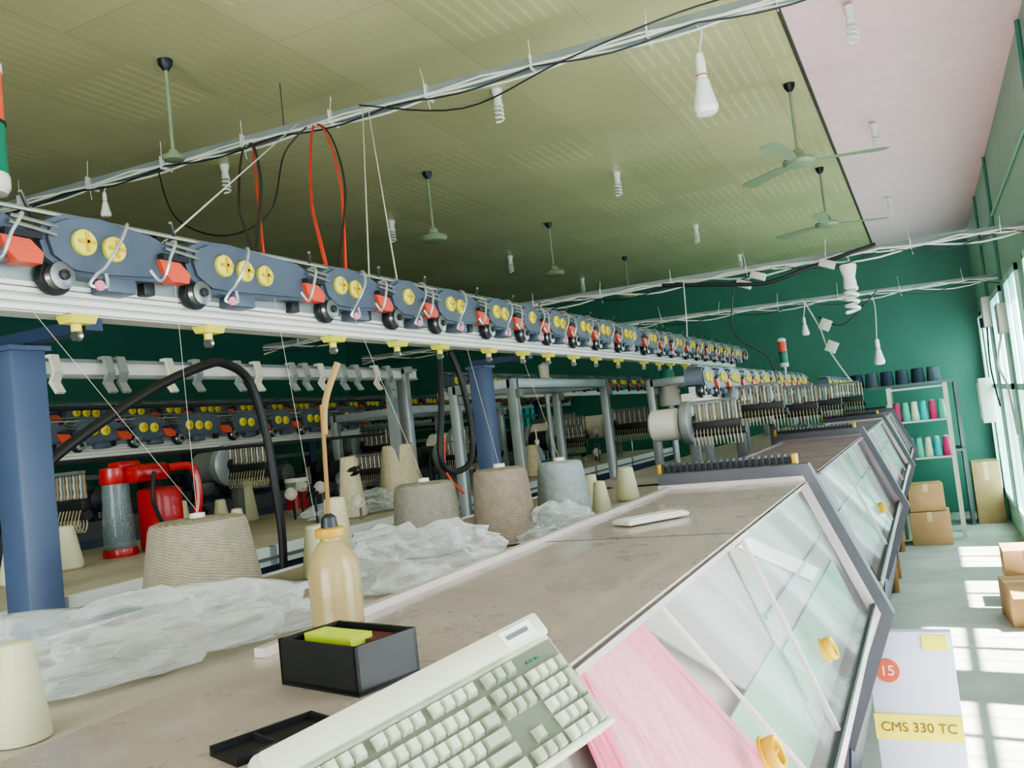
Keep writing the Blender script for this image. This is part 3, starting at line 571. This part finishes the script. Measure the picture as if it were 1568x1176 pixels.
def ledbulb(x,y,zt,zb,s,name='hanging_bulb'):
    b=B(); b.tube([(x,y,zt),(x+.02,y,zt-(zt-zb)*.3),(x,y,zb)],.004,WIREW,5)
    b.lathe([(.004,.0),(.014*s,-.005),(.018*s,-.03*s),(.019*s,-.07*s),(.019*s,-.10*s)],BW,(x,y,zb),seg=18); b.lathe([(.0195*s,-.083*s),(.0195*s,-.088*s)],ORNG,(x,y,zb),seg=18)
    b.lathe([(.019*s,-.10*s),(.024*s,-.105*s),(.028*s,-.13*s),(.040*s,-.18*s),(.046*s,-.205*s),(.045*s,-.215*s),(.036*s,-.23*s),(0,-.235*s)],BW,(x,y,zb),seg=22)
    b.obj(name)
ledbulb(-.68,3.55,1.58,1.46,1.12); ledbulb(-3.89,3.28,1.58,1.53,.6)
ledbulb(-.36,8.35,.85,.45,1.0); ledbulb(-.9,7.9,.85,.70,.7)
b=B(); b.tube([(-.38,6.17,.92),(-.37,6.15,.85),(-.38,6.1,.82)],.006,WIREW); cfl(b,-.38,6.1,.84,1.8); b.obj('spiral_bulb')
ledbulb(-3.0,6.0,.9,.8,.6)
b=B(); b.tube([(-1.44,5.95,.9),(-1.44,5.9,.6),(-1.44,5.8,.35)],.004,WIREW,5); b.obj('pull_cord')

# ---------------- ceiling fans
FG=mat('fan_grey_green',(136,152,122),.35)
def fan(x,y,blades,rot,hub=1):
    b=B(); b.lathe([(.0,0),(.034,0),(.03,-.025),(.012,-.05)],DARK,(x,y,ZC),seg=16); b.cyl((x,y,ZC-.03),(x,y,ZC-.44),.009,FG)
    z=ZC-.44; b.lathe([(.015*hub,.05*hub),(.035*hub,.03*hub),(.04*hub,0),(.09*hub,-.015*hub),(.095*hub,-.03*hub),(.08*hub,-.05*hub),(.03*hub,-.058*hub),(0,-.06*hub)],FG,(x,y,z),seg=24)
    for k in range(blades):
        a=rot+k*2*math.pi/3; R=Matrix.Rotation(a,3,'Z')@Matrix.Rotation(.12,3,'X')
        P=[(.09,-.02),(.16,-.038),(.46,-.055),(.50,-.035),(.50,.035),(.46,.055),(.16,.038),(.09,.02)]
        vs=[V((x,y,z-.03))+R@V((p[0],p[1],h)) for h in(0,.005) for p in P]; nn=len(P)
        b.add(vs,[tuple(range(nn)),tuple(range(nn,2*nn))[::-1]]+[(i,i+nn,(i+1)%nn+nn,(i+1)%nn) for i in range(nn)],FG)
    b.obj('ceiling_fan')
fan(-.52,5.31,3,.3); fan(-.58,7.45,3,.5); fan(-2.94,2.87,0,0,.55); fan(-2.95,5.18,0,0); fan(-2.94,7.3,0,0); fan(-2.97,9.6,0,0); fan(-5.3,4.9,0,0); fan(-5.3,7.4,0,0)

# ---------------- tower lights
def tower(x,y,z,s,top=ORNG,name='signal_tower_light'):
    b=B(); b.cyl((x,y,z-.08*s),(x,y,z),.012*s,ALU); b.lathe([(.03*s,0),(.036*s,.01*s),(.036*s,.03*s),(.034*s,.035*s)],OFFW,(x,y,z),seg=20)
    b.cyl((x,y,z+.035*s),(x,y,z+.125*s),.034*s,GREENP,seg=20); b.cyl((x,y,z+.125*s),(x,y,z+.13*s),.036*s,BLACK,seg=20); b.cyl((x,y,z+.13*s),(x,y,z+.22*s),.034*s,top,seg=20)
    b.lathe([(.036*s,.22*s),(.036*s,.235*s),(.02*s,.25*s),(0,.252*s)],OFFW,(x,y,z),seg=20); b.obj(name)
tower(-1.46,.985,.52,1.02); tower(-.97,6.9,.25,.9)
b=B(); b.lathe([(.06,0),(.065,.02),(.05,.15),(.03,.16)],OFFW,(-1.40,5.1,.04),seg=20); b.lathe([(.045,.155),(.042,.20),(.03,.215),(0,.215)],GREENP,(-1.40,5.1,.04),seg=20); b.cyl((-1.4,5.1,-.3),(-1.4,5.1,.04),.02,ALU); b.obj('signal_tower_light.003')
b=B(); b.cyl((-2.2,5.1,-.3),(-2.2,5.1,.25),.015,ALU); b.lathe([(.05,0),(.05,.05),(.03,.06),(.035,.14),(.0,.16)],OFFW,(-2.2,5.1,.25),seg=16); b.obj('warning_lamp')

# ---------------- sign board
b=B(); LV_=mat('lavender_panel',(206,206,226),.45,var=.03); b.bx(-.28,-.03,2.98,3.02,-1.62,-.765,LV_,.004)
LY=mat('label_yellow',(236,222,70),.5)
b.bx(-.281,-.03,2.973,2.98,-1.10,-1.02,LY); b.bx(-.115,-.045,2.974,2.98,-.82,-.775,LY)
b.cyl((-.225,2.98,-.885),(-.225,2.972,-.885),.036,ORNG,seg=24); b.bx(-.26,-.05,3.02,3.06,-1.65,-1.0,GREY)
sb=b.obj('machine_sign_board')
def text(s,x,z,size,m,par):
    c=D.curves.new('lettering','FONT'); c.body=s; c.size=size; c.extrude=.0006; c.align_x='CENTER'; c.align_y='CENTER'; c.materials.append(m)
    o=D.objects.new('lettering',c); SC.collection.objects.link(o); o.location=(x,2.9705,z); o.rotation_euler=(math.pi/2,0,0); o.parent=par
text('CMS 330 TC',-.155,-1.06,.041,mat('label_text_brown',(120,90,20),.5),sb); text('15',-.225,-.885,.045,WHITE,sb)

# ---------------- shelves, boxes
b=B(); x0,x1,y0,y1=-.40,.16,10.3,10.75
for x in (x0,x1):
    for y in (y0,y1): b.bx(x-.02,x+.02,y-.02,y+.02,ZF,.0,OFFW)
for z in (-.02,-.38,-.78): b.bx(x0,x1,y0,y1,z-.02,z,OFFW)
cols=[(200,60,110),(235,150,180),(60,190,190),(40,110,170),(220,220,200),(120,40,90),(90,200,170),(60,70,90)]
k=0
for z in (-.38,-.78):
    for i in range(6):
        for j in range(3):
            c=cols[(i*3+j+k)%8]; k+=1
            b.lathe([(.042,0),(.045,.01),(.028,.20),(.01,.205)],mat('yarn_%d_%d'%(c[0],c[1]),c,.8),(x0+.06+.088*i,y0+.08+.13*j,z),seg=14)
b.obj('yarn_shelf')
b=B()
for i in range(7):
    c=[(70,80,95),(50,60,75),(90,100,110),(60,70,90)][i%4]
    b.lathe([(.075,0),(.08,.02),(.065,.17),(.02,.175)],mat('dkyarn_%d'%c[0],c,.8),(-.95+.17*i,11.4,.03),seg=16)
b.bx(-1.1,.3,11.1,11.7,.0,.03,GREY)
for x in (-1.08,.28): b.bx(x-.02,x+.02,11.15,11.65,ZF,.0,GREY)
b.bx(-1.1,.3,11.1,11.7,-.8,-.77,GREY)
b.obj('yarn_shelf.001')
TAPE=mat('packing_tape',(200,175,130),.3)
def carton(x,y,z,sx,sy,sz,rz=0,open_=False):
    b=B(); R=Matrix.Rotation(rz,3,'Z'); c=V((x,y,z+sz/2)); b.box(c,(sx,sy,sz),CARD,R,.004)
    b.box(c+V((0,0,sz/2+.001)),(sx*.99,.05,.002),TAPE,R); b.box(c+R@V((0,-sy/2-.001,sz*.35)),(.05,.002,sz*.3),TAPE,R)
    if open_: b.box(c+R@V((0,-sy/2-.06,sz/2-.02)),(sx,.14,.005),CARD,R@Matrix.Rotation(.4,3,'X'))
    b.obj('cardboard_box')
carton(-.15,10.04,-1.65,.38,.34,.34); carton(-.17,10.05,-1.305,.34,.30,.28,.08)
carton(.45,6.75,-1.65,.32,.4,.26,.1,True); carton(.48,7.3,-1.65,.3,.35,.4)
carton(.47,11.4,-1.65,.28,.4,.7)
b=B(); TH=mat('thread',(200,195,180),.8)
for a,c in (((-1.46,1.40,-.10),(-1.36,1.3,.37)),((-1.27,2.03,-.11),(-1.36,1.9,.37)),((-1.10,2.16,-.09),(-1.36,2.5,.37)),((-1.04,2.45,-.1),(-1.36,2.9,.37)),((-1.40,1.72,-.17),(-1.36,1.6,.37)),((-1.46,1.40,-.10),(-1.4,.95,.37))):
    b.tube([a,c],.0005,TH,4,False)
b.obj('yarn_threads')

for o in list(SC.objects):
    if o.parent is None: o.location.z+=H
bpy.context.view_layer.update()

# ---------------- light
W=D.worlds.new('World'); SC.world=W; W.use_nodes=True; bg=W.node_tree.nodes['Background']; bg.inputs[0].default_value=(.82,.95,1,1); bg.inputs[1].default_value=4.2
def area(name,loc,direc,sx,sy,e,col):
    l=D.lights.new(name,'AREA'); l.shape='RECTANGLE'; l.size=sx; l.size_y=sy; l.energy=e; l.color=col
    o=D.objects.new(name,l); SC.collection.objects.link(o); o.location=V(loc)+V((0,0,H)); o.rotation_euler=V(direc).to_track_quat('-Z','Z').to_euler(); return o
area('daylight_side',(1.25,1.2,-.2),(-1,.1,.6),7.5,2.2,290,(1,.98,.97))
area('daylight_rear',(-.8,-3.4,.1),(.1,1,.55),2.6,2.0,110,(1,.97,.95))
s=D.lights.new('sun','SUN'); s.energy=40; s.angle=.03; s.color=(1,.96,.93); so=D.objects.new('sun',s); SC.collection.objects.link(so)
so.rotation_euler=V((-.4,.05,-1)).to_track_quat('-Z','Z').to_euler()
SC.view_settings.view_transform='AgX'; SC.view_settings.look='AgX - Medium High Contrast'; SC.view_settings.exposure=.3
